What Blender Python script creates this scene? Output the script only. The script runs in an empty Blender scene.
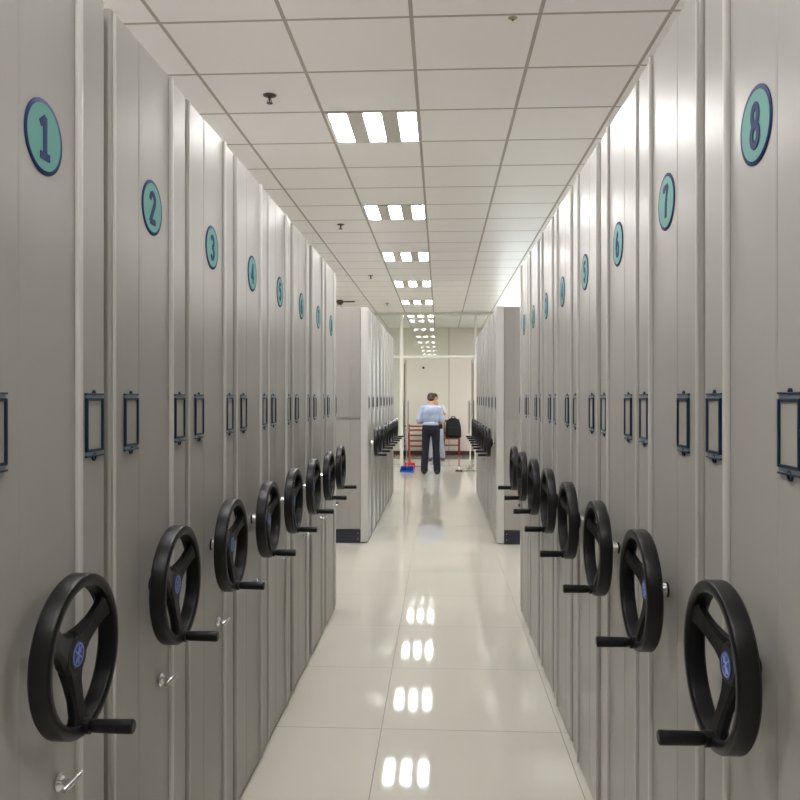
import bpy, bmesh, math, random
from mathutils import Vector, Matrix
random.seed(4)
PI = math.pi
S = bpy.context.scene
C = S.collection

# ------------------------------------------------------------------ camera, world, exposure
cam_d = bpy.data.cameras.new('camera'); cam = bpy.data.objects.new('camera', cam_d); C.objects.link(cam)
cam.location = (0, 0, 1.49)
cam.rotation_euler = (PI/2, 0, math.atan(40/790))
cam_d.sensor_width = 36; cam_d.lens = 36*790/800
cam_d.shift_y = -3/800
cam_d.clip_start = 0.02
S.camera = cam

W = bpy.data.worlds.new('world'); S.world = W; W.use_nodes = True
W.node_tree.nodes['Background'].inputs[0].default_value = (0.95, 0.97, 1.0, 1)
W.node_tree.nodes['Background'].inputs[1].default_value = 1.2
S.view_settings.view_transform = 'Standard'
S.view_settings.look = 'None'
S.view_settings.gamma = 1
S.view_settings.use_curve_mapping = False
S.view_settings.exposure = 2.43
LAMP = 11.0          # emission of the fluorescent tubes' diffusers

# ------------------------------------------------------------------ materials
def srgb(r, g, b):
    f = lambda c: ((c/255+0.055)/1.055)**2.4 if c/255 > 0.04045 else c/255/12.92
    return (f(r), f(g), f(b), 1)

def mat(name, col, rough=0.5, metal=0.0, spec=0.5, noise=0.04, scale=6.0, bump=0.0, coat=0.0, stretch=(1,1,1)):
    m = bpy.data.materials.new(name); m.use_nodes = True
    nt = m.node_tree; b = nt.nodes['Principled BSDF']
    b.inputs['Roughness'].default_value = rough
    b.inputs['Metallic'].default_value = metal
    b.inputs['Specular IOR Level'].default_value = spec
    b.inputs['Coat Weight'].default_value = coat
    tc = nt.nodes.new('ShaderNodeTexCoord'); mp = nt.nodes.new('ShaderNodeMapping')
    mp.inputs['Scale'].default_value = stretch
    nt.links.new(tc.outputs['Object'], mp.inputs[0])
    n = nt.nodes.new('ShaderNodeTexNoise'); n.inputs['Scale'].default_value = scale; n.inputs['Detail'].default_value = 4
    nt.links.new(mp.outputs[0], n.inputs['Vector'])
    mx = nt.nodes.new('ShaderNodeMix'); mx.data_type = 'RGBA'
    mx.inputs[6].default_value = tuple(max(0, c*(1-noise)) for c in col[:3])+(1,)
    mx.inputs[7].default_value = tuple(min(1, c*(1+noise)) for c in col[:3])+(1,)
    nt.links.new(n.outputs[0], mx.inputs[0]); nt.links.new(mx.outputs[2], b.inputs['Base Color'])
    if bump:
        bp = nt.nodes.new('ShaderNodeBump'); bp.inputs['Strength'].default_value = bump; bp.inputs['Distance'].default_value = 0.002
        nt.links.new(n.outputs[0], bp.inputs['Height']); nt.links.new(bp.outputs[0], b.inputs['Normal'])
    return m

M = {}
M['panel'] = mat('grey painted steel', srgb(159,156,152), rough=0.33, spec=0.24, noise=0.015, scale=3, stretch=(1,6,0.4))
M['trim'] = mat('pale steel trim', srgb(190,188,185), rough=0.36, spec=0.3, noise=0.01)
M['plinth'] = mat('dark plinth', srgb(40,40,42), rough=0.6)
M['vent'] = mat('navy black base cover', srgb(34,38,50), rough=0.45)
M['rubber'] = mat('black moulded plastic', srgb(10,10,13), rough=0.38, spec=0.28, bump=0.25, scale=400)
M['chrome'] = mat('chrome', (0.75,0.75,0.77,1), rough=0.18, metal=1.0)
M['blue_metal'] = mat('blue plated steel', srgb(30,50,74), rough=0.35, metal=0.5)
M['blue_light'] = mat('pale blue plated steel', srgb(120,142,160), rough=0.3, metal=0.6)
M['card'] = mat('grey card', srgb(158,155,149), rough=0.5)
M['teal'] = mat('teal vinyl', srgb(84,147,140), rough=0.5, spec=0.2)
M['navy'] = mat('navy vinyl', srgb(14,30,88), rough=0.6, spec=0.2)
M['logo_blue'] = mat('blue enamel', srgb(40,58,124), rough=0.3)
M['logo_line'] = mat('pale blue enamel', srgb(130,150,205), rough=0.3)
M['wall'] = mat('off white wall paint', srgb(232,228,218), rough=0.6, noise=0.01)
M['wallpink'] = mat('warm white wall panel', srgb(238,229,223), rough=0.6, noise=0.01)
M['base'] = mat('dark brown skirting', srgb(84,52,50), rough=0.5)
M['alu'] = mat('satin aluminium frame', srgb(226,224,216), rough=0.35, spec=0.6)
M['steel'] = mat('brushed steel', (0.55,0.54,0.5,1), rough=0.3, metal=1.0)
M['edge'] = mat('dark green glass edge', srgb(60,72,62), rough=0.2)
M['sprink'] = mat('dull brass', srgb(92,84,78), rough=0.45, metal=0.5)
M['tan'] = mat('tan brass', srgb(180,168,140), rough=0.5)
M['lampbody'] = mat('white enamelled lamp tray', srgb(206,202,196), rough=0.4, noise=0.01)
M['wood'] = mat('red brown varnished wood', srgb(138,62,44), rough=0.35, noise=0.2, scale=4, stretch=(8,8,1))
M['bag'] = mat('black nylon', srgb(24,25,28), rough=0.75, noise=0.1, scale=60, bump=0.3)
M['shirt'] = mat('pale blue cotton', srgb(168,181,210), rough=0.85, noise=0.07, scale=18, bump=0.6)
M['white_shirt'] = mat('white cotton', srgb(214,216,222), rough=0.85, noise=0.05, scale=18, bump=0.6)
M['navy_cloth'] = mat('navy wool trousers', srgb(24,27,42), rough=0.85, noise=0.15, scale=14, bump=0.5)
M['pale_cloth'] = mat('pale grey blue trousers', srgb(168,176,190), rough=0.85, noise=0.08, scale=14, bump=0.5)
M['shoe'] = mat('black leather', srgb(22,20,20), rough=0.4)
M['shoe_brown'] = mat('taupe shoe', srgb(110,98,88), rough=0.5)
M['belt'] = mat('black belt', srgb(18,16,18), rough=0.4)
M['skin'] = mat('skin', srgb(206,152,128), rough=0.5, noise=0.06, scale=12)
M['hair'] = mat('dark brown hair', srgb(56,42,34), rough=0.6, noise=0.3, scale=80, bump=0.8)
M['eye'] = mat('eye white', srgb(235,232,226), rough=0.2)
M['iris'] = mat('dark iris', srgb(40,28,22), rough=0.2)
M['lips'] = mat('lips', srgb(170,96,86), rough=0.5)
M['red'] = mat('red plastic', srgb(204,48,40), rough=0.4)
M['blue'] = mat('blue plastic', srgb(28,104,196), rough=0.35)
M['redpole'] = mat('dark red pole', srgb(150,56,56), rough=0.4)
M['mopgrey'] = mat('grey mop yarn', srgb(150,152,142), rough=0.9, noise=0.3, scale=60, bump=1.0)
M['paper'] = mat('white paper', srgb(235,232,225), rough=0.7)

def emis(name, col, s):
    m = bpy.data.materials.new(name); m.use_nodes = True
    b = m.node_tree.nodes['Principled BSDF']
    b.inputs['Base Color'].default_value = (0.9,0.9,0.9,1)
    b.inputs['Emission Color'].default_value = col; b.inputs['Emission Strength'].default_value = s
    return m
M['lamp'] = emis('lit diffuser', (1.0, 0.985, 0.965, 1), LAMP)

def glass_mat():
    m = bpy.data.materials.new('clear glass'); m.use_nodes = True; nt = m.node_tree
    nt.nodes.remove(nt.nodes['Principled BSDF']); out = nt.nodes['Material Output']
    fr = nt.nodes.new('ShaderNodeFresnel'); fr.inputs[0].default_value = 1.36
    t = nt.nodes.new('ShaderNodeBsdfTransparent'); t.inputs[0].default_value = (0.95,0.97,0.955,1)
    g = nt.nodes.new('ShaderNodeBsdfGlossy'); g.inputs['Roughness'].default_value = 0.0
    mx = nt.nodes.new('ShaderNodeMixShader')
    nt.links.new(fr.outputs[0], mx.inputs[0]); nt.links.new(t.outputs[0], mx.inputs[1]); nt.links.new(g.outputs[0], mx.inputs[2])
    nt.links.new(mx.outputs[0], out.inputs[0])
    return m
M['glass'] = glass_mat()

def grid_mat(name, base, line, sx, sy, ox, oy, w, rough, spec, tilevar=0.02, coat=0.0, blot=0.03, warp=0.0, rough_line=0.6):
    """square tiles on a horizontal surface; joints at ox + k*sx and oy + k*sy"""
    m = bpy.data.materials.new(name); m.use_nodes = True; nt = m.node_tree; b = nt.nodes['Principled BSDF']
    N = nt.nodes.new; L = nt.links.new
    tc = N('ShaderNodeTexCoord'); sp = N('ShaderNodeSeparateXYZ'); L(tc.outputs['Object'], sp.inputs[0])
    def math_(op, a, bb=None, c=None):
        n = N('ShaderNodeMath'); n.operation = op
        for i, v in enumerate((a, bb, c)):
            if v is None: continue
            if isinstance(v, (int, float)): n.inputs[i].default_value = v
            else: L(v, n.inputs[i])
        return n.outputs[0]
    def axis(o, s, off):
        q = math_('DIVIDE', math_('SUBTRACT', o, off), s)
        fl = math_('FLOOR', q); fr_ = math_('SUBTRACT', q, fl)
        d = math_('MINIMUM', fr_, math_('SUBTRACT', 1.0, fr_))
        return fl, math_('MULTIPLY', d, s), fr_
    fx, dx, rx = axis(sp.outputs[0], sx, ox); fy, dy, ry = axis(sp.outputs[1], sy, oy)
    d = math_('MINIMUM', dx, dy)
    isline = math_('LESS_THAN', d, w/2)
    cmb = N('ShaderNodeCombineXYZ'); L(fx, cmb.inputs[0]); L(fy, cmb.inputs[1])
    wn = N('ShaderNodeTexWhiteNoise'); L(cmb.outputs[0], wn.inputs['Vector'])
    nz = N('ShaderNodeTexNoise'); nz.inputs['Scale'].default_value = 1.6; nz.inputs['Detail'].default_value = 6
    L(tc.outputs['Object'], nz.inputs['Vector'])
    v = math_('ADD', math_('MULTIPLY', math_('SUBTRACT', wn.outputs['Value'], 0.5), tilevar*2),
              math_('MULTIPLY', math_('SUBTRACT', nz.outputs[0], 0.5), blot*2))
    v = math_('ADD', v, 1.0)
    hsv = N('ShaderNodeHueSaturation'); hsv.inputs['Color'].default_value = base; L(v, hsv.inputs['Value'])
    mx = N('ShaderNodeMix'); mx.data_type = 'RGBA'; L(isline, mx.inputs[0]); L(hsv.outputs[0], mx.inputs[6]); mx.inputs[7].default_value = line
    L(mx.outputs[2], b.inputs['Base Color'])
    r = math_('ADD', math_('MULTIPLY', isline, rough_line-rough), rough)
    r = math_('ADD', r, math_('MULTIPLY', math_('SUBTRACT', nz.outputs[0], 0.5), rough*0.5))
    L(r, b.inputs['Roughness'])
    b.inputs['Specular IOR Level'].default_value = spec
    h = math_('MULTIPLY', math_('MINIMUM', d, w), 1/w)
    if warp:
        # every tile lies at its own slight slope, which breaks reflections at the joints
        w2 = N('ShaderNodeTexWhiteNoise'); L(cmb.outputs[0], w2.inputs['Vector'])
        sc = N('ShaderNodeSeparateColor'); L(w2.outputs['Color'], sc.inputs[0])
        tx = math_('MULTIPLY', math_('MULTIPLY', math_('SUBTRACT', sc.outputs[0], 0.5), rx), sx)
        ty = math_('MULTIPLY', math_('MULTIPLY', math_('SUBTRACT', sc.outputs[1], 0.5), ry), sy)
        h = math_('ADD', h, math_('MULTIPLY', math_('ADD', tx, ty), warp/0.001))
    bp = N('ShaderNodeBump'); bp.inputs['Distance'].default_value = 0.001; bp.inputs['Strength'].default_value = 1.0
    L(h, bp.inputs['Height']); L(bp.outputs[0], b.inputs['Normal'])
    b.inputs['Coat Weight'].default_value = coat
    return m
M['ceiling'] = grid_mat('suspended ceiling tiles', srgb(250,248,247), srgb(182,175,166), 0.598, 0.6, -0.134, 0.688, 0.019, 0.33, 0.5, tilevar=0.015, blot=0.01, warp=0.004)
M['floor'] = grid_mat('polished cream tiles', srgb(198,195,184), srgb(146,141,130), 0.8, 0.8, -0.2635, 0.34, 0.004, 0.045, 0.45, tilevar=0.02, blot=0.035, warp=0.0012)

# ------------------------------------------------------------------ mesh helpers
def link(name, me, m=None, parent=None, loc=(0,0,0)):
    me.name = name
    o = bpy.data.objects.new(name, me); C.objects.link(o)
    if m is not None:
        for k in (m if isinstance(m, (list, tuple)) else [m]): me.materials.append(M[k])
    if parent: o.parent = parent
    o.location = loc
    return o

class MB:
    def __init__(s): s.bm = bmesh.new()
    def box(s, x0, x1, y0, y1, z0, z1, bev=0.0, mi=0, rot=None, piv=None):
        x0, x1 = sorted((x0, x1)); y0, y1 = sorted((y0, y1)); z0, z1 = sorted((z0, z1))
        r = bmesh.ops.create_cube(s.bm, size=1.0); vs = r['verts']
        for v in vs: v.co = Vector(((x0+x1)/2+v.co.x*(x1-x0), (y0+y1)/2+v.co.y*(y1-y0), (z0+z1)/2+v.co.z*(z1-z0)))
        if rot is not None:
            p = Vector(piv if piv else ((x0+x1)/2, (y0+y1)/2, (z0+z1)/2))
            for v in vs: v.co = p + rot @ (v.co-p)
        fs = list({f for v in vs for f in v.link_faces})
        for f in fs: f.material_index = mi
        if bev:
            es = list({e for v in vs for e in v.link_edges})
            r = bmesh.ops.bevel(s.bm, geom=es, offset=bev, segments=2, affect='EDGES', profile=0.6)
            for f in r['faces']: f.material_index = mi
        return s
    def tube(s, pts, rad, seg=16, mi=0, cap=True):
        """swept tube through pts; rad a number or a list"""
        pts = [Vector(p) for p in pts]; n = len(pts)
        rad = [rad]*n if isinstance(rad, (int, float)) else list(rad)
        up = None; rings = []
        for i, p in enumerate(pts):
            t = (pts[min(i+1, n-1)]-pts[max(i-1, 0)]).normalized()
            if up is None: up = t.orthogonal().normalized()
            up = (up-t*up.dot(t)).normalized(); sd = t.cross(up)
            rings.append([s.bm.verts.new(p+(up*math.cos(a)+sd*math.sin(a))*rad[i]) for a in [2*PI*k/seg for k in range(seg)]])
        for a, b in zip(rings, rings[1:]):
            for k in range(seg):
                f = s.bm.faces.new((a[k], a[(k+1) % seg], b[(k+1) % seg], b[k])); f.smooth = True; f.material_index = mi
        if cap:
            f = s.bm.faces.new(list(reversed(rings[0]))); f.material_index = mi
            f = s.bm.faces.new(rings[-1]); f.material_index = mi
        return s
    def lathe(s, prof, axis='X', centre=(0,0,0), seg=48, mi=0, closed=False, sgn=1):
        """prof: list of (radius, offset along axis)"""
        c = Vector(centre); rings = []
        for r, h in prof:
            ring = []
            for k in range(seg):
                a = 2*PI*k/seg
                if axis == 'X': v = Vector((sgn*h, r*math.cos(a), r*math.sin(a)))
                elif axis == 'Y': v = Vector((r*math.cos(a), sgn*h, r*math.sin(a)))
                else: v = Vector((r*math.cos(a), r*math.sin(a), sgn*h))
                ring.append(s.bm.verts.new(c+v))
            rings.append(ring)
        pairs = list(zip(rings, rings[1:]))
        if closed: pairs.append((rings[-1], rings[0]))
        for a, b in pairs:
            for k in range(seg):
                try:
                    f = s.bm.faces.new((a[k], a[(k+1) % seg], b[(k+1) % seg], b[k])); f.smooth = True; f.material_index = mi
                except ValueError: pass
        if not closed:
            for ring, (r, h) in ((rings[0], prof[0]), (rings[-1], prof[-1])):
                if r > 1e-5:
                    f = s.bm.faces.new(ring); f.material_index = mi
        return s
    def prism(s, poly, z0, z1, mi=0, smooth=False):
        """poly in XY extruded in Z"""
        a = [s.bm.verts.new((x, y, z0)) for x, y in poly]; b = [s.bm.verts.new((x, y, z1)) for x, y in poly]
        n = len(poly)
        for k in range(n):
            f = s.bm.faces.new((a[k], a[(k+1) % n], b[(k+1) % n], b[k])); f.material_index = mi; f.smooth = smooth
        s.bm.faces.new(list(reversed(a))).material_index = mi; s.bm.faces.new(b).material_index = mi
        return s
    def ball(s, c, r, sc=(1,1,1), mi=0, seg=20):
        q = bmesh.ops.create_uvsphere(s.bm, u_segments=seg, v_segments=seg//2+2, radius=r)
        for v in q['verts']: v.co = Vector((v.co.x*sc[0]+c[0], v.co.y*sc[1]+c[1], v.co.z*sc[2]+c[2]))
        for f in {f for v in q['verts'] for f in v.link_faces}: f.smooth = True; f.material_index = mi
        return s
    def mesh(s):
        bmesh.ops.remove_doubles(s.bm, verts=s.bm.verts[:], dist=1e-6)
        bmesh.ops.recalc_face_normals(s.bm, faces=s.bm.faces[:])
        for e in s.bm.edges:
            if len(e.link_faces) == 2 and e.calc_face_angle(0) > .6: e.smooth = False
        me = bpy.data.meshes.new('m'); s.bm.to_mesh(me); s.bm.free(); return me
    def build(s, name, m, parent=None, loc=(0,0,0)): return link(name, s.mesh(), m, parent, loc)

def thing(name, label, cat, loc=(0,0,0), rz=0, group=None):
    o = bpy.data.objects.new(name, None); C.objects.link(o); o.location = loc; o.rotation_euler = (0,0,rz)
    o.empty_display_size = 0.1
    o['label'] = label; o['category'] = cat
    if group: o['group'] = group
    return o
def tag(o, label, cat, group=None):
    o['label'] = label; o['category'] = cat
    if group: o['group'] = group
    return o
def struct(o): o['kind'] = 'structure'; return o

def copy_tree(o, parent=None, swap=None):
    c = o.copy(); C.objects.link(c)
    if parent: c.parent = parent
    if swap and o.name.split('.')[0] in swap: c.data = swap[o.name.split('.')[0]]
    for ch in list(o.children): copy_tree(ch, c, swap)
    return c

# ------------------------------------------------------------------ the room
XL, XR, Y0, YG, Y1, ZC = -4.8, 4.4, -2.6, 16.6, 20.3, 3.265
struct(MB().box(XL-.2, XR+.2, Y0-.2, Y1+.2, -.12, 0).build('floor', 'floor'))
struct(MB().box(XL-.2, XR+.2, Y0-.2, Y1+.2, ZC, ZC+.12).build('ceiling', 'ceiling'))
struct(MB().box(XL-.15, XL, Y0-.15, Y1+.15, 0, ZC).build('wall_left', 'wall'))
struct(MB().box(XR, XR+.15, Y0-.15, Y1+.15, 0, ZC).build('wall_right', 'wall'))
struct(MB().box(XL, XR, Y0-.15, Y0, 0, ZC).build('wall_front', 'wall'))
# far wall of the lobby, with unseen daylight window added for ceiling glare
WX0, WX1, WZ0, WZ1 = 1.45, 3.55, 0.9, 2.85
b = MB()
b.box(XL, 0.225, Y1, Y1+.15, 0, ZC).box(0.235, WX0, Y1, Y1+.15, 0, ZC, mi=1)
b.box(WX0, WX1, Y1, Y1+.15, 0, WZ0, mi=1).box(WX0, WX1, Y1, Y1+.15, WZ1, ZC, mi=1).box(WX1, XR, Y1, Y1+.15, 0, ZC, mi=1)
b.box(0.225, 0.235, Y1+.01, Y1+.14, 0, ZC, mi=2)
struct(b.build('wall_back', ['wall', 'wallpink', 'plinth']))
b = MB()
for x in (WX0, (WX0+WX1)/2-.025, WX1-.05): b.box(x, x+.05, Y1+.02, Y1+.09, WZ0, WZ1, .004)
b.box(WX0, WX1, Y1+.02, Y1+.09, WZ0, WZ0+.05, .004).box(WX0, WX1, Y1+.02, Y1+.09, WZ1-.05, WZ1, .004)
wf = struct(b.build('added_window', 'alu'))
pn = MB().box(WX0+.04, WX1-.04, Y1+.05, Y1+.056, WZ0+.04, WZ1-.04).build('added_window_pane', 'glass', wf)
struct(MB().box(XL+.002, WX1+.8, Y1-.015, Y1-.001, .0, .11, .003).build('baseboard_back', 'base'))

# ------------------------------------------------------------------ glass partition across the end of the archive
part = thing('glass_partition', 'full-width glass partition with pale metal posts behind the man in the blue shirt', 'partition', (0, YG, 0))
TZ = 2.33
def fbox(name, *a, m='alu', par=part, bev=.004): return MB().box(*a, bev).build(name, m, par)
fbox('head_rail', XL, XR, -.05, .05, ZC-.06, ZC-.001)
fbox('transom_bar', -1.35, .772, -.04, .04, TZ-.025, TZ+.03)
fbox('post', -.84, -.775, -.045, .045, .0, ZC-.06)
fbox('post', .722, .772, -.045, .045, .0, ZC-.06)
for x in (-2.3, -3.8, 2.25, 3.7): fbox('post', x-.025, x+.025, -.04, .04, 0, ZC-.06)
for x0, x1 in ((XL+.001, -.84), (.772, XR-.001)): fbox('sill_rail', x0, x1, -.03, .03, 0, .05)
for k, (x0, x1) in enumerate(((XL+.001, -3.826), (-3.774, -2.326), (-2.274, -.841), (.773, 2.224), (2.276, 3.674), (3.726, XR-.001))):
    MB().box(x0, x1, -.006, .006, .05, ZC-.06).build('glass_pane', 'glass', part)
MB().box(-.774, .721, -.006, .006, TZ+.03, ZC-.06).build('transom_pane', 'glass', part)
def leaf(n, x, s):
    d = thing('glass_door', n, 'door', (x, YG, 0), 0)
    MB().box(-.006, .006, .05, .86, .03, TZ-.03).build('door_pane', 'glass', d)
    MB().box(-.014, .014, .05, .85, .012, .09, .003).build('bottom_rail', 'steel', d)
    MB().box(-.014, .014, .05, .16, TZ-.12, TZ-.03, .003).build('top_patch', 'steel', d)
    MB().box(-.007, .007, .86, .875, .012, TZ-.03, .001).build('edge_seal', 'edge', d)
    h = MB()
    for sx in (-.055, .055): h.tube([(sx, .78, .70), (sx, .78, 1.41)], .019)
    for z in (.78, 1.33): h.tube([(-.055, .78, z), (.055, .78, z)], .009)
    h.build('pull_handle', 'steel', d)
leaf('glass door leaf swung open against the left post, tall steel pull handle', -.755, -1)
leaf('glass door leaf swung open against the right post, tall steel pull handle', .695, 1)

# ------------------------------------------------------------------ ceiling lamps
names = ['over the near end of the aisle', 'over cabinet doors 3 and 4',
         'largest in view, over the middle of the near rows', 'second nearest in view, over the end of the near rows', 'third in view, over the first far cabinets',
         'fourth in view, over the far rows', 'fifth in view, just before the glass partition', 'over the lobby just beyond the glass partition']
def make_lamp():
    t = thing('ceiling_light', 'x', 'ceiling light', (0,0,ZC), 0, 'three-strip ceiling lights down the aisle')
    b = MB()
    b.box(-.288, .288, -.288, .288, -.0025, -.0002)
    for x in (-.29, .284): b.box(x, x+.006, -.29, .29, -.006, -.0002, .001)
    for y in (-.29, .284): b.box(-.29, .29, y, y+.006, -.006, -.0002, .001)
    for x in (-.101, .117): b.box(x-.052, x+.052, -.284, .284, -.006, -.002, .0015)
    b.build('tray', 'lampbody', t)
    for x in (-.21, .008, .226): MB().box(x-.055, x+.055, -.268, .268, -.0045, -.0024, .001).build('diffuser', 'lamp', t)
    return t
lamp0 = make_lamp()
k = 0
for i in range(0, 8):
    o = lamp0 if k == 0 else copy_tree(lamp0)
    o.location = (-.433, .388+2.4*i+.0+ (0), ZC)
    o.location.y = 5.188+2.4*(i-2)
    o['label'] = 'square three-strip ceiling light, ' + names[k]
    k += 1
for x, n in ((-3.42, 'ceiling light hidden from the aisle above the left shelving tops'), (2.56, 'ceiling light hidden from the aisle above the right shelving tops')):
    for i in range(0, 8):  # added rows of unseen lamps that brighten the ceiling and lobby wall
        o = copy_tree(lamp0); o.location = (x, 5.188+2.4*(i-2) + (.8 if i == 7 else 0), ZC); o['label'] = n; o['group'] = n.replace('ceiling light', 'ceiling lights')

# ------------------------------------------------------------------ sprinklers and small ceiling fittings
def make_sprinkler():
    t = thing('sprinkler', 'x', 'sprinkler', (0,0,ZC), 0, 'sprinkler heads left of the lights')
    MB().lathe([(0,-.010),(.022,-.010),(.038,-.004),(.040,-.0005)], 'Z', seg=28).build('escutcheon', 'sprink', t)
    MB().lathe([(.008,-.009),(.008,-.022),(.005,-.026),(.005,-.046)], 'Z', seg=16).build('stem', 'sprink', t)
    b = MB().lathe([(.0,-.050),(.017,-.050),(.019,-.047),(.0,-.045)], 'Z', seg=20)
    b.tube([(-.012,0,-.047),(-.011,0,-.03),(-.004,0,-.024)], .0022, 8).tube([(.012,0,-.047),(.011,0,-.03),(.004,0,-.024)], .0022, 8)
    b.build('deflector', 'sprink', t)
    return t
sp0 = make_sprinkler()
for k, (x, y, n) in enumerate(((-1.0, 4.60, 'nearest and largest, above cabinet 6 left of the first lamp'), (-1.02, 8.08, 'second, left of the third lamp'),
                               (-1.01, 11.5, 'third, left of the fourth lamp'), (-1.0, 14.9, 'farthest, left of the fifth lamp near the glass partition'))):
    o = sp0 if k == 0 else copy_tree(sp0)
    o.location = (x, y, ZC); o['label'] = 'small dark sprinkler head, ' + n
t = thing('smoke_detector', 'tiny brass-coloured ceiling fitting near the top edge, right of the lamps', 'ceiling fitting', (.34, 3.72, ZC))
MB().lathe([(0,-.008),(.010,-.008),(.014,-.004),(.022,-.0005)], 'Z', seg=24).build('housing', 'tan', t)
MB().lathe([(0,-.014),(.005,-.013),(.005,-.008)], 'Z', seg=12).build('sensor_tip', 'sprink', t)
t = thing('ceiling_sensor', 'dark ceiling camera on a short rod above the far left cabinets', 'camera', (-1.83, 14.4, ZC))
MB().lathe([(0,-.09),(.035,-.085),(.06,-.05),(.065,-.02),(.05,-.0005)], 'Z', seg=24).build('housing', 'sprink', t)
MB().tube([(.05,0,-.03),(.27,0,-.03)], .012, 10).build('conduit', 'sprink', t)

# ------------------------------------------------------------------ mobile shelving
P = .535; LEN = 3.4
def arc(cx, cy, rx, ry, a0, a1, n=12): return [(cx+rx*math.cos(math.radians(a0+(a1-a0)*k/n)), cy+ry*math.sin(math.radians(a0+(a1-a0)*k/n))) for k in range(n+1)]
STROKES = {   # unit box: x -0.5..0.5, y -1..1, scaled below
    1: [[(-.42,.62),(.05,.93),(.05,-.92)], [(-.42,-.93),(.5,-.93)]],
    2: [arc(0,.48,.45,.46,170,-35)+[(-.45,-.93)], [(-.45,-.93),(.48,-.93)]],
    3: [arc(0,.48,.42,.45,150,-90), arc(0,-.45,.46,.48,90,-150)],
    4: [[(.2,-.95),(.2,.93),(-.5,-.40),(.52,-.40)]],
    5: [[(.42,.93),(-.36,.93),(-.40,.15)], arc(0,-.32,.44,.60,135,-145)],
    6: [arc(.0,-.42,.44,.51,0,360,20), arc(.46,-.30,.90,1.25,110,180)],
    7: [[(-.46,.72),(-.46,.93),(.46,.93),(.02,.0),(-.06,-.95)]],
    8: [arc(0,.48,.36,.44,0,360,20), arc(0,-.46,.44,.48,0,360,20)],
}
def make_numeral(n):
    b = MB(); k = 0; SX, SY, T = .034, .038, .0070
    for line in STROKES[n]:
        pts = [(x*SX, y*SY) for x, y in line]
        for (xa, ya), (xb, yb) in zip(pts, pts[1:]):
            L_ = math.hypot(xb-xa, yb-ya); top = .0006+.00002*k
            b.box((xa+xb)/2-L_/2-T*.35, (xa+xb)/2+L_/2+T*.35, (ya+yb)/2-T, (ya+yb)/2+T, -.0006, top, rot=Matrix.Rotation(math.atan2(yb-ya, xb-xa), 3, 'Z'))
            k += 1
    return b.mesh()
def numeral_mesh(n, s):
    me = make_numeral(n)
    # text reads +Y on the left row (faces +X) and -Y on the right row (faces -X)
    for v in me.vertices:
        a, bb, c = v.co
        v.co = Vector((s*c, s*a, bb))
    me.materials.clear(); me.materials.append(M['navy'])
    return me

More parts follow.
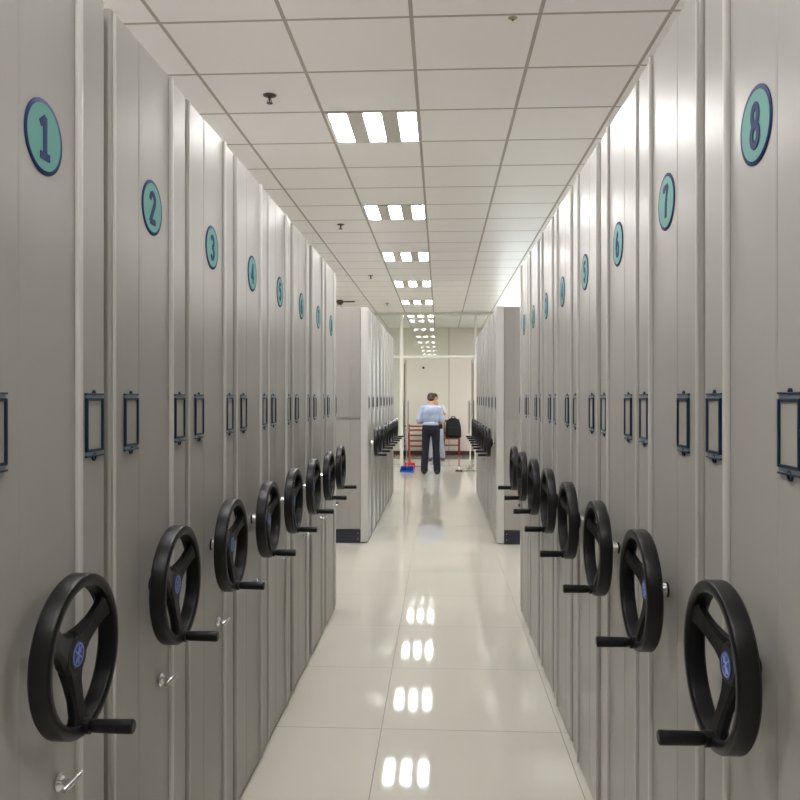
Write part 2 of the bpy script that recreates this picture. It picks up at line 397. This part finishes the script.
def make_unit(s, H, badge, lock, ext=0.0):
    """s=+1 left row facing +X, s=-1 right row facing -X; local x = s*u"""
    t = thing('mobile_shelving_unit', 'x', 'shelving unit'); P = .535+ext
    bx = lambda mb, u0, u1, y0, y1, z0, z1, bev=0, mi=0: mb.box(s*u0, s*u1, y0, y1, z0, z1, bev, mi)
    bx(MB(), -LEN, -.081, .008, P-.008, .05, H-.004, .003).build('carcass', 'panel', t)
    bx(MB(), -LEN, -.014, .012, P-.012, .004, .05).build('plinth', 'plinth', t)
    # folded steel end panel: lip, side face, raised middle bay, narrow face
    prof = [(.006,-.08),(.006,-.006),(.010,-.001),(.014,.0),(.020,.0),(.168,.0),(.171,.0007),(.177,.0010),(.378,.0010),(.381,.0008),(.384,0),
            (.520+ext,.0),(.525+ext,-.003),(.528+ext,-.008),(.529+ext,-.08)]
    poly = [(s*u, y) for y, u in prof]
    MB().prism(poly, .016, H).build('end_panel', 'panel', t)
    # pale raised strips
    tb = MB(); poly = [(s*u, y) for y, u in [(.385,.0005),(.385,.006),(.388,.009),(.392,.010),(.398,.010),(.402,.009),(.405,.006),(.405,.0005)]]
    tb.prism(poly, .017, H-.001, smooth=False).build('trim_strip', 'trim', t)
    tb = MB(); poly = [(s*u, y) for y, u in [(.0165,.0003),(.0165,.003),(.019,.0048),(.024,.005),(.027,.004),(.029,.0003)]]
    tb.prism(poly, .017, H-.001).build('edge_strip', 'trim', t)
    # label holders
    for yc, uu in ((.118, .0), (.469, .0)):
        w, zt, zb = .080, 1.485, 1.377
        b = MB(); q = .0055
        bx(b, uu, uu+.0065, yc-w/2, yc-w/2+q, zb-.002, zt+.002, .001)
        bx(b, uu, uu+.0065, yc+w/2-q, yc+w/2, zb-.002, zt+.002, .001)
        bx(b, uu, uu+.0050, yc-w/2, yc+w/2, zt-.003, zt+.003, .001); bx(b, uu, uu+.0055, yc-w/2-.002, yc+w/2+.002, zt+.0095, zt+.013, .001)
        bx(b, uu, uu+.0030, yc-w/2+.001, yc+w/2-.001, zt+.002, zt+.010, 0, 1)
        bx(b, uu, uu+.0050, yc-w/2, yc+w/2, zb-.003, zb+.003, .001); bx(b, uu, uu+.0055, yc-w/2-.002, yc+w/2+.002, zb-.0135, zb-.010, .001)
        bx(b, uu, uu+.0030, yc-w/2+.001, yc+w/2-.001, zb-.011, zb-.002, 0, 1)
        for zz, rr in ((zb-.014, .009), (zt+.014, .006)):
            b.lathe([(rr-.003,uu),(rr,uu),(rr,uu+.0035),(rr-.003,uu+.0035)], 'X', (0, yc, zz), seg=18, sgn=s, closed=True)
        f = b.build('label_holder', ['blue_metal', 'blue_light'], t)
        c = MB(); bx(c, uu+.0008, uu+.0022, yc-w/2+.005, yc+w/2-.005, zb+.002, zt-.002); c.build('label_card', 'card', f)
    if badge:
        zc, yc = 1.973, .256
        b = MB().lathe([(.0,.0012),(.070,.0012),(.070,.0026),(.0695,.0029),(.0,.0029)], 'X', (0,yc,zc), 56, sgn=s)
        g = b.build('number_badge', 'navy', t)
        MB().lathe([(.0,.0028),(.0618,.0028),(.0618,.0032),(.0,.0032)], 'X', (0,yc,zc), 56, sgn=s).build('badge_face', 'teal', g)
        link('numeral', bpy.data.meshes.new('x'), None, g, (s*.0034, yc, zc))
    # handwheel
    yc, zc = .250, 1.014
    b = MB()
    dh = 0 if s > 0 else -.014
    ri, ro, u0, u1 = .125, .148, .050, .087
    rim = [(ro-.004,u0),(ro,u0+.004),(ro,u1-.006),(ro-.002,u1-.002),(ro-.006,u1),(ri+.006,u1),(ri+.001,u1-.003),(ri,u1-.008),(ri,u0+.004),(ri+.004,u0)]
    b.lathe(rim, 'X', (0,yc,zc), 72, closed=True, sgn=s)
    b.lathe([(q, w+dh) for q, w in [(.0,.038),(.030,.038),(.038,.046),(.043,.056),(.041,.064),(.036,.069),(.0,.069)]], 'X', (0,yc,zc), 40, sgn=s)
    for a in (PI*.17, PI*.83, -PI/2):
        # dished spoke, wide at the hub and at the rim, narrower between
        secs = [(.024,.034,.044,.068),(.050,.024,.048,.069),(.082,.018,.054,.074),(.110,.020,.058,.079),(.134,.030,.058,.081)]
        secs = [(q, w, d0+dh*(1-min(1,(q-.028)/.09)), d1+dh*(1-min(1,(q-.028)/.09))) for q, w, d0, d1 in secs]
        rings = []
        ca, sa = math.cos(a), math.sin(a)
        for r, hw, d0, d1 in secs:
            ring = []
            for tt, d in ((-hw,d0+.004),(-hw*.8,d0),(hw*.8,d0),(hw,d0+.004),(hw,d1-.006),(hw*.7,d1),(-hw*.7,d1),(-hw,d1-.006)):
                ring.append(b.bm.verts.new((s*d, yc+r*ca-tt*sa, zc+r*sa+tt*ca)))
            rings.append(ring)
        for q, w in zip(rings, rings[1:]):
            for k in range(8):
                f = b.bm.faces.new((q[k], q[(k+1) % 8], w[(k+1) % 8], w[k])); f.smooth = True
        b.bm.faces.new(rings[0]); b.bm.faces.new(rings[-1])
    hw = b.build('handwheel', 'rubber', t)
    lg = MB().lathe([(.0,.0685+dh),(.024,.0685+dh),(.024,.0705+dh),(.0,.0705+dh)], 'X', (0,yc,zc), 32, sgn=s)
    lg.lathe([(.019,.0702+dh),(.021,.0702+dh),(.021,.0712+dh),(.019,.0712+dh)], 'X', (0,yc,zc), 32, mi=1, closed=True, sgn=s)
    for (ya, za, yb, zb) in ((-.002,-.016,.002,.016),(-.012,.010,.011,-.008),(-.011,-.012,.0,.0),(.0,.004,.012,.012),(-.008,.004,.008,.004)):
        lg.tube([(s*(.0708+dh), yc+ya, zc+za), (s*(.0708+dh), yc+yb, zc+zb)], .0016, 6, mi=1)
    lg.build('logo_disc', ['logo_blue', 'logo_line'], hw)
    hz = zc-.131
    hb = MB().tube([(s*.077,yc,hz),(s*.094,yc,hz)], .015, 20)
    hb.tube([(s*.094,yc,hz),(s*.098,yc,hz),(s*.105,yc,hz),(s*.145,yc,hz),(s*.169,yc,hz),(s*.173,yc,hz),(s*.175,yc,hz)], [.010,.0115,.0125,.013,.0135,.013,.010], 20)
    hb.build('grip_handle', 'rubber', hw)
    MB().lathe([(.0,.001),(.0185,.001),(.0185,.004),(.016,.006),(.0,.006)], 'X', (0,yc,zc), 28, sgn=s).build('shaft_flange', 'rubber', t)
    MB().lathe([(.0,.005),(.0165,.005),(.0165,.034),(.015,.040),(.0,.040)], 'X', (0,yc,zc), 24, sgn=s).build('shaft', 'chrome', t)
    if lock:
        zl, yl = .750, .305
        b = MB().lathe([(.0,.004),(.017,.004),(.017,.008),(.012,.012),(.0,.012)], 'X', (0,yl,zl), 24, sgn=s)
        b.tube([(s*.010,yl,zl),(s*.032,yl,zl)], .006, 12)
        b.tube([(s*.030,yl-.030,zl-.002),(s*.033,yl-.010,zl+.001),(s*.034,yl+.012,zl+.002),(s*.036,yl+.034,zl+.003)], [.005,.006,.006,.0045], 12)
        b.build('lock_lever', 'chrome', t)
    return t

def row(s, X, Ystart, H, badges, lock, labels, group, ext=.010):
    p = make_unit(s, H, bool(badges), lock, ext)
    for k in range(8):
        sw = {}
        if badges: sw['numeral'] = numeral_mesh(badges[k], s)
        if k == 0:
            o = p
            if badges:
                for ch in p.children_recursive:
                    if ch.name.split('.')[0] == 'numeral': ch.data = sw['numeral']
        else: o = copy_tree(p, None, sw)
        # carriages never close to exactly the same line
        o.location = (X + (0 if badges is None else s*[0,.001,-.001,.0015,0,-.001,.001,0][k]), (Ystart[k] if isinstance(Ystart, list) else Ystart+.5535*k), 0)
        o['label'] = labels[k]; o['group'] = group
        yield o
N_ = ['nearest', 'second nearest', 'third', 'fourth', 'fifth', 'sixth', 'seventh', 'last']
NUM = [0,'one','two','three','four','five','six','seven','eight']
U1 = list(row(1, -.7375, [1.178,1.728,2.266,2.804,3.345,3.918,4.490,5.055], 2.36, [1,2,3,4,5,6,7,8], True,
    ['grey steel mobile shelving unit with badge %s and handwheel, left near row' % NUM[n] for n in range(1,9)], 'numbered shelving units of the left near row', .002))
U2 = list(row(-1, .563, [1.180,1.732,2.275,2.832,3.405,3.97,4.53,5.07], 2.392, [8,7,6,5,4,3,2,1], False,
    ['grey steel mobile shelving unit with badge %s and handwheel, right near row' % NUM[n] for n in range(8,0,-1)], 'numbered shelving units of the right near row'))
U3 = list(row(1, -.7355, 8.04, 2.405, None, False,
    ['grey unnumbered shelving unit with handwheel, %s of the left far row beyond the gap' % n for n in N_], 'unnumbered shelving units of the left far row'))
U4 = list(row(-1, .5726, 8.04, 2.405, None, False,
    ['grey unnumbered shelving unit with handwheel, %s of the right far row beyond the gap' % n for n in N_], 'unnumbered shelving units of the right far row'))
U3[0]['label'] = 'grey shelving unit with black base cover on its side, first of left far row'
U4[0]['label'] = 'grey shelving unit with black base cover on its side, first of right far row'

for u in (U1[0],):     # its near label holder sits a little closer to the free edge
    [c for c in u.children if c.name.startswith('label_holder')][0].location.y = -.032
# the blank side of the first far unit on each side faces the camera
for u, s in ((U3[0], 1), (U4[0], -1)):
    H = 2.405
    bx = lambda mb, u0, u1, y0, y1, z0, z1, bev=0, mi=0: mb.box(s*u0, s*u1, y0, y1, z0, z1, bev, mi)
    b = MB(); bx(b, -.072, .0, -.022, .004, .012, H, .004); b.build('corner_post', 'trim', u)
    b = MB()
    bx(b, -LEN, -.074, -.014, .006, 1.292, H-.004, .002)
    bx(b, -LEN, -.074, -.014, .006, .145, 1.262, .002)
    bx(b, -LEN, -.074, -.008, .006, 1.262, 1.292)
    bx(b, -LEN, -.074, -.017, -.010, 1.272, 1.282, .001)
    for q in range(5): bx(b, -.098-.022*q, -.092-.022*q, -.017, -.012, .15 if q > 3 else 1.30, H-.01, .001)
    b.build('side_panel', 'panel', u)
    b = MB(); bx(b, -LEN, -.076, -.020, .008, .002, .138, .003)
    for z in (.045, .105): b.ball((s*-.10, -.021, z), .006, mi=1, seg=10)
    b.build('base_cover', ['vent', 'chrome'], u)
    MB().lathe([(0,-.026),(.014,-.026),(.018,-.020),(.018,-.012)], 'Y', (s*-.315 if s > 0 else s*-.235, 0, .40), 20).build('plug', 'plinth', u)

# ------------------------------------------------------------------ fire alarm on the lobby wall
t = thing('fire_alarm', 'small dark and red alarm sounder high on the lobby wall below the transom', 'alarm', (-.44, Y1-.001, 2.27))
MB().box(-.06, .06, -.035, 0, -.085, .075, .008).build('housing', 'wallpink', t)
MB().lathe([(0,-.055),(.02,-.052),(.028,-.04),(.03,-.033)], 'Y', (.015,0,-.03), 20).build('sounder_dome', 'plinth', t)

# ------------------------------------------------------------------ chairs, backpack
def make_chair():
    t = thing('wooden_chair', 'x', 'chair', (0,0,0), 0)
    W_, D_ = .41, .42
    MB().box(-W_/2, W_/2, -D_/2, D_/2-.02, .445, .475, .01).build('seat', 'wood', t)
    for x in (-1, 1):
        MB().box(x*(W_/2-.035), x*W_/2, -D_/2, -D_/2+.035, 0, .445, .005).build('leg', 'wood', t)
        MB().tube([(x*(W_/2-.02), D_/2-.01, 0), (x*(W_/2-.02), D_/2-.03, .45), (x*(W_/2-.02), D_/2-.02, .7), (x*(W_/2-.02), D_/2+.02, .93)], [.019,.021,.02,.017], 10).build('leg', 'wood', t)
    for z, y in ((.885,.012), (.58,-.024)):
        MB().box(-W_/2+.03, W_/2-.03, D_/2+y-.01, D_/2+y+.01, z-.028 if z > .8 else z-.017, z+.03 if z > .8 else z+.017, .004).build('back_slat', 'wood', t)
    for k in range(5): MB().tube([(-.13+.065*k, D_/2-.03, .58), (-.13+.065*k, D_/2+.008, .87)], .011, 8).build('back_spindle', 'wood', t)
    for z in (.30,):
        MB().box(-W_/2+.03, W_/2-.03, -D_/2+.008, -D_/2+.028, z-.016, z+.016, .003).build('stretcher', 'wood', t)
    for x in (-1, 1): MB().box(x*(W_/2-.03), x*(W_/2-.012), -D_/2+.02, D_/2-.03, .22, .25, .003).build('stretcher', 'wood', t)
    return t
ch = make_chair(); ch.location = (.29, 19.75, 0)
ch['label'] = 'red-brown wooden chair holding the black backpack, right of the men'
t = thing('wooden_rack', 'low red-brown wooden rack with slatted shelves, partly hidden left of the man', 'rack', (-.52, 19.8, 0))
for x in (-1, 1):
    for y in (-1, 1): MB().box(x*.26-.018, x*.26+.018, y*.15-.018, y*.15+.018, 0, .78, .004).build('post', 'wood', t)
for z in (.76, .66, .53, .395, .26):
    b = MB()
    for k in range(4): b.box(-.25, .25, -.16+.09*k, -.11+.09*k, z-.016, z+.016, .003)
    for x in (-1, 1): b.box(x*.25-.008, x*.25+.008, -.15, .15, z-.02, z+.004)
    b.build('slatted_shelf', 'wood', t)

t = thing('backpack', 'black nylon backpack standing on the right wooden chair', 'backpack', (.33, 19.72, .478))
b = MB()
secs = [(0,.185,.10),(.04,.20,.115),(.16,.20,.12),(.30,.185,.11),(.40,.16,.09),(.46,.12,.065),(.49,.06,.03)]
rings = []
for z, hx, hy in secs:
    rings.append([b.bm.verts.new((hx*math.copysign(abs(math.cos(a))**.55, math.cos(a)), hy*math.copysign(abs(math.sin(a))**.55, math.sin(a)), z)) for a in [2*PI*k/28 for k in range(28)]])
for q, w in zip(rings, rings[1:]):
    for k in range(28): f = b.bm.faces.new((q[k], q[(k+1) % 28], w[(k+1) % 28], w[k])); f.smooth = True
b.bm.faces.new(rings[0]); b.bm.faces.new(rings[-1])
b.build('bag_body', 'bag', t)
MB().box(-.14, .14, -.155, -.095, .05, .26, .03).build('front_pocket', 'bag', t)
MB().tube([(-.05,0,.47),(-.045,0,.515),(0,0,.53),(.045,0,.515),(.05,0,.47)], .011, 10).build('carry_loop', 'bag', t)
for x in (-1, 1): MB().tube([(x*.09,.09,.42),(x*.13,.125,.30),(x*.15,.125,.12),(x*.17,.09,.03)], .014, 8).build('shoulder_strap', 'bag', t)

# ------------------------------------------------------------------ cleaning things
t = thing('broom', 'broom with red head and dark red handle, beside the left glass door', 'broom', (-.625, 16.42, 0))
b = MB(); b.prism([(-.11,-.03),(.11,-.03),(.11,.03),(-.11,.03)], .075, .125); b.tube([(0,0,.12),(0,0,.19)], [.026,.017], 12)
b.build('broom_head', 'red', t)
b = MB()
for k in range(13):
    for j in range(3): 
        x = -.10+.0167*k; b.tube([(x, -.02+.02*j, .08), (x*1.08, -.025+.025*j, .0015)], .008, 6)
b.build('bristles', 'red', t)
MB().tube([(0,0,.17),(-.02,.10,.92)], .013, 12).build('pole', 'redpole', t)
t = thing('dustpan', 'blue long-handled dustpan on the floor at the foot of the left post', 'dustpan', (-.655, 15.75, 0))
b = MB()
b.prism([(-.14,-.12),(.15,-.12),(.12,.10),(-.12,.10)], .002, .012)
b.box(-.125, .125, .095, .107, .004, .11, .003)
for x in (-1, 1):
    v = [b.bm.verts.new(q) for q in ((x*.145,-.12,.004),(x*.122,.10,.004),(x*.122,.10,.11),(x*.135,-.05,.05),(x*.143,-.12,.014))]
    w = [b.bm.verts.new((q.co.x-x*.006, q.co.y, q.co.z)) for q in v]
    b.bm.faces.new(v); b.bm.faces.new(w)
    for k in range(5): b.bm.faces.new((v[k], v[(k+1) % 5], w[(k+1) % 5], w[k]))
b.prism([(-.12,.10),(.12,.10),(.10,.0),(-.10,.0)], .104, .110)
b.build('scoop', 'blue', t)
MB().tube([(0,.10,.06),(-.02,.13,.40),(-.05,.20,.82)], .010, 12).build('pole', 'steel', t)
t = thing('mop', 'flat grey mop with pale pole standing by the right glass door post', 'mop', (.60, 15.95, 0))
b = MB()
b.prism([(-.10,-.05),(.10,-.05),(.10,.05),(-.10,.05)], .022, .034)
b.build('mop_plate', 'steel', t)
b = MB()
for k in range(26):
    a = 2*PI*k/26; r0, r1 = .055, .08+.03*random.random()
    b.tube([(r0*1.3*math.cos(a), .5*r0*math.sin(a), .03), (r1*1.15*math.cos(a), .55*r1*math.sin(a), .022), ((r1+.03)*1.2*math.cos(a), .6*(r1+.03)*math.sin(a), .009)], .008, 6)
b.box(-.11, .11, -.06, .06, .003, .022, .006)
b.build('mop_yarn', 'mopgrey', t)
b = MB().tube([(0,0,.03),(.0,.0,.10),(.0,0,.13)], [.035,.028,.016], 14); b.build('socket', 'mopgrey', t)
MB().tube([(0,0,.11),(.03,.12,1.05)], .012, 12).build('pole', 'alu', t)
t = thing('squeegee', 'small dark floor squeegee lying left of the grey mop', 'squeegee', (.385, 15.85, 0))
MB().box(-.075, .065, -.03, .03, .0, .03, .006).build('blade', 'plinth', t)
MB().tube([(0,0,.028),(0,.04,.05),(0,.30,.06)], .009, 10).build('pole', 'alu', t)

# ------------------------------------------------------------------ people
def blob(parts, voxel, smooth=3):
    """parts: chains of (point, radius) and ellipsoids, fused into one continuous surface"""
    b = MB()
    for p in parts:
        if p[0] == 'e':
            _, c, sc, *rest = p
            q = bmesh.ops.create_uvsphere(b.bm, u_segments=20, v_segments=12, radius=1)
            R_ = Matrix.Rotation(rest[0], 3, 'X') if rest else Matrix.Identity(3)
            for v in q['verts']: v.co = Vector(c) + R_ @ Vector((v.co.x*sc[0], v.co.y*sc[1], v.co.z*sc[2]))
        else:
            ch_ = p[1]
            for (p0, r0), (p1, r1) in zip(ch_, ch_[1:]):
                n = 6; p0 = Vector(p0); p1 = Vector(p1)
                b.tube([p0.lerp(p1, k/n) for k in range(n+1)], [r0+(r1-r0)*k/n for k in range(n+1)], 14)
            for c, r in ch_: b.ball(c, r*1.0, seg=14)
    me = b.mesh()
    o = bpy.data.objects.new('tmp', me); C.objects.link(o)
    m = o.modifiers.new('r', 'REMESH'); m.mode = 'VOXEL'; m.voxel_size = voxel; m.use_smooth_shade = True
    m2 = o.modifiers.new('s', 'SMOOTH'); m2.factor = .5; m2.iterations = smooth
    bpy.context.view_layer.update()
    out = bpy.data.meshes.new_from_object(o.evaluated_get(bpy.context.evaluated_depsgraph_get()))
    bpy.data.objects.remove(o)
    for q in out.polygons: q.use_smooth = True
    return out

def hand(w, d, up, side, curl=.6):
    """palm from wrist w along d, fingers curling about the side axis; returns chains"""
    w = Vector(w); d = Vector(d).normalized(); side = Vector(side); side = (side-d*side.dot(d)).normalized(); n = d.cross(side)
    if n.dot(Vector(up)) < 0: n = -n
    ch_ = []
    for k, off in enumerate((-.030, -.010, .010, .030)):
        base = w + d*.085 + side*off
        ch_.append(('c', [(w+d*.01+side*off*.5, .017), (w+d*.05+side*off*.9, .015), (base, .0115)]))
        L_ = (.066, .078, .073, .056)[k]; a = 0; p = base; pts = [(p, .0100)]
        for j, f in enumerate((.45, .32, .23)):
            a += curl*(.5+.25*j); p = p + (d*math.cos(a) - n*math.sin(a))*L_*f; pts.append((p, (.0094, .0088, .0078)[j]))
        ch_.append(('c', pts))
    th = w + d*.025 - side*.024
    ch_.append(('c', [(th, .015), (th+d*.025-side*.024-n*.008, .012), (th+d*.052-side*.030-n*.022, .010), (th+d*.072-side*.026-n*.032, .0085)]))
    return ch_

def head_parts(c, tilt, f=1):
    """f=+1 faces +Y, -1 faces -Y; tilt nods forward"""
    c = Vector(c); R_ = Matrix.Rotation(-f*tilt, 3, 'X')
    def P_(x, y, z): return c + R_ @ Vector((x, f*y, z))
    ps = [('e', P_(0,-.006,.018), (.072,.090,.088), -f*tilt), ('e', P_(0,.020,-.040), (.056,.062,.070), -f*tilt),
          ('e', P_(0,.050,-.078), (.028,.026,.022), -f*tilt),
          ('c', [(P_(0,.082,.010), .008), (P_(0,.098,-.018), .012), (P_(0,.094,-.026), .013)]),
          ('c', [(P_(-.018,.078,.024), .011), (P_(-.045,.066,.024), .011)]), ('c', [(P_(.018,.078,.024), .011), (P_(.045,.066,.024), .011)]),
          ('c', [(P_(-.018,.080,-.052), .008), (P_(0,.086,-.051), .009), (P_(.018,.080,-.052), .008)]),
          ('e', P_(-.074,-.008,-.010), (.009,.019,.032), -f*tilt), ('e', P_(.074,-.008,-.010), (.009,.019,.032), -f*tilt)]
    return ps, P_

def build_person(label, loc, f, tilt, headc, arms, leg, shirt, trousers, shoe, facing_rz=0):
    t = thing('person', label, 'person', loc, facing_rz)
    hp, P_ = head_parts(headc, tilt, f)
    hc = Vector(headc)
    body = list(hp)
    body += [('c', [((0,0,1.26), .07), ((0,f*.014,1.34), .054), (hc+Vector((0,-f*.022,-.045)), .052)]),
             ('e', (0,0,1.18), (.155,.10,.14)), ('e', (0,0,1.05), (.145,.10,.16)), ('e', (0,-f*.01,.90), (.155,.11,.12))]
    for a in arms:
        body.append(('c', [(a['sh'], .048), (Vector(a['sh']).lerp(Vector(a['el']), .5), .044), (a['el'], .036), (Vector(a['el']).lerp(Vector(a['wr']), .35), .036), (a['wr'], .025)]))
        body += hand(a['wr'], a['hd'], a['up'], a['sd'], a.get('curl', .6))
    for hx, kx, ax, yy in leg:
        body.append(('c', [((hx,0,.86), .080), ((kx,f*.016,.47), .048), (((kx+ax)/2,yy-f*.010,.33), .044), ((ax,yy-f*.02,.09), .034)]))
        body.append(('c', [((ax,yy-f*.03,.045), .034), ((ax*1.03,yy+f*.06,.040), .034), ((ax*1.06,yy+f*.14,.034), .026)]))
    me = blob(body, .0052, 2)
    bo = link('body', me, 'skin', t)
    # face
    eb = MB()
    for x in (-.031, .031):
        eb.ball(P_(x,.074,.006), .0115, mi=0, seg=14); eb.ball(P_(x,.0825,.006), .0055, mi=1, seg=10)
    eb.build('eyes', ['eye', 'iris'], t)
    mb = MB(); mb.tube([P_(-.022,.086,-.053), P_(-.008,.0925,-.050), P_(.008,.0925,-.050), P_(.022,.086,-.053)], [.002,.0045,.0045,.002], 8); mb.build('lips', 'lips', t)
    # hair cap
    hair = [('e', P_(0,-.018,.034), (.079,.092,.084), -f*tilt), ('e', P_(0,-.052,-.012), (.066,.052,.062), -f*tilt), ('e', P_(0,.035,.078), (.060,.052,.034), -f*tilt)]
    hm = blob(hair, .007, 2); link('hair', hm, 'hair', t)
    # shirt
    sh = [('e', (0,-f*.004,1.19), (.170,.120,.145)), ('e', (0,0,1.10), (.172,.120,.17)), ('e', (0,-f*.004,.965), (.164,.122,.075)),
          ('c', [((-.15,0,1.265), .056), ((0,f*.004,1.275), .068)]), ('c', [((.15,0,1.265), .056), ((0,f*.004,1.275), .068)]), ('c', [((0,0,1.28), .068), ((0,f*.010,1.315), .060)])]
    for a in arms:
        S_, E_ = Vector(a['sh']), Vector(a['el'])
        sh.append(('c', [(S_, .058), (S_.lerp(E_, .45), .056), (S_.lerp(E_, .80), .062)]))
    link('shirt', blob(sh, .0075, 3), shirt, t)
    # trousers
    tr = [('e', (0,-f*.012,.885), (.172,.128,.105)), ('e', (0,-f*.004,.93), (.166,.122,.06))]
    for hx, kx, ax, yy in leg:
        tr.append(('c', [((hx,-f*.005,.84), .094), ((kx*.97,f*.012,.60), .076), ((kx,f*.016,.46), .068), (((kx+ax)/2,yy-f*.012,.32), .070), ((ax,yy-f*.010,.16), .070), ((ax,yy-f*.008,.085), .071)]))
    link('trousers', blob(tr, .0075, 3), trousers, t)
    bl = MB().lathe([(1.0,.905),(1.03,.905),(1.03,.94),(1.0,.94)], 'Z', seg=40, closed=True)
    for v in bl.bm.verts: v.co.x *= .167; v.co.y = v.co.y*.124-f*.006
    bl.build('belt', 'belt', t)
    for hx, kx, ax, yy in leg:
        s_ = [('e', (ax,yy-f*.035,.042), (.048,.055,.045)), ('e', (ax*1.04,yy+f*.06,.036), (.052,.10,.036)), ('e', (ax*1.10,yy+f*.135,.028), (.050,.055,.028)),
              ('c', [((ax,yy-f*.02,.05), .040), ((ax,yy-f*.02,.09), .040)])]
        me = blob(s_, .006, 2)
        for v in me.vertices: v.co.z = max(v.co.z, .001)
        link('shoe', me, shoe, t)
    return t

man = build_person('person in pale blue shirt and navy trousers standing with back turned, head bent', (-.174, 15.30, 0), 1, .5, (0.0,.070,1.452),
    [dict(sh=(-.165,0,1.262), el=(-.235,-.03,.995), wr=(-.15,.18,.975), hd=(.55,.8,.12), up=(0,0,1), sd=(-.8,.5,0)),
     dict(sh=(.165,0,1.262), el=(.220,-.03,.995), wr=(.13,.18,.975), hd=(-.55,.8,.12), up=(0,0,1), sd=(.8,.5,0))],
    [(-.085,-.105,-.13,0), (.085,.098,.115,0)], 'shirt', 'navy_cloth', 'shoe')
MB().box(.155,.225,-.05,.02,.875,.965,.012).build('belt_pouch', 'bag', man)
p2 = build_person('person in white shirt and pale trousers facing us, hand raised to face', (-.115, 18.85, 0), -1, .25, (-.015,-.03,1.462),
    [dict(sh=(-.165,0,1.262), el=(-.235,.02,1.03), wr=(-.19,-.20,1.02), hd=(.3,-.9,0), up=(0,0,1), sd=(-.9,-.3,0)),
     dict(sh=(.165,0,1.262), el=(.225,-.10,1.09), wr=(.06,-.19,1.30), hd=(-.45,.25,.85), up=(.3,-1,.3), sd=(.7,0,.5), curl=.9)],
    [(-.085,-.10,-.11,0), (.085,.13,.17,0)], 'white_shirt', 'pale_cloth', 'shoe_brown')
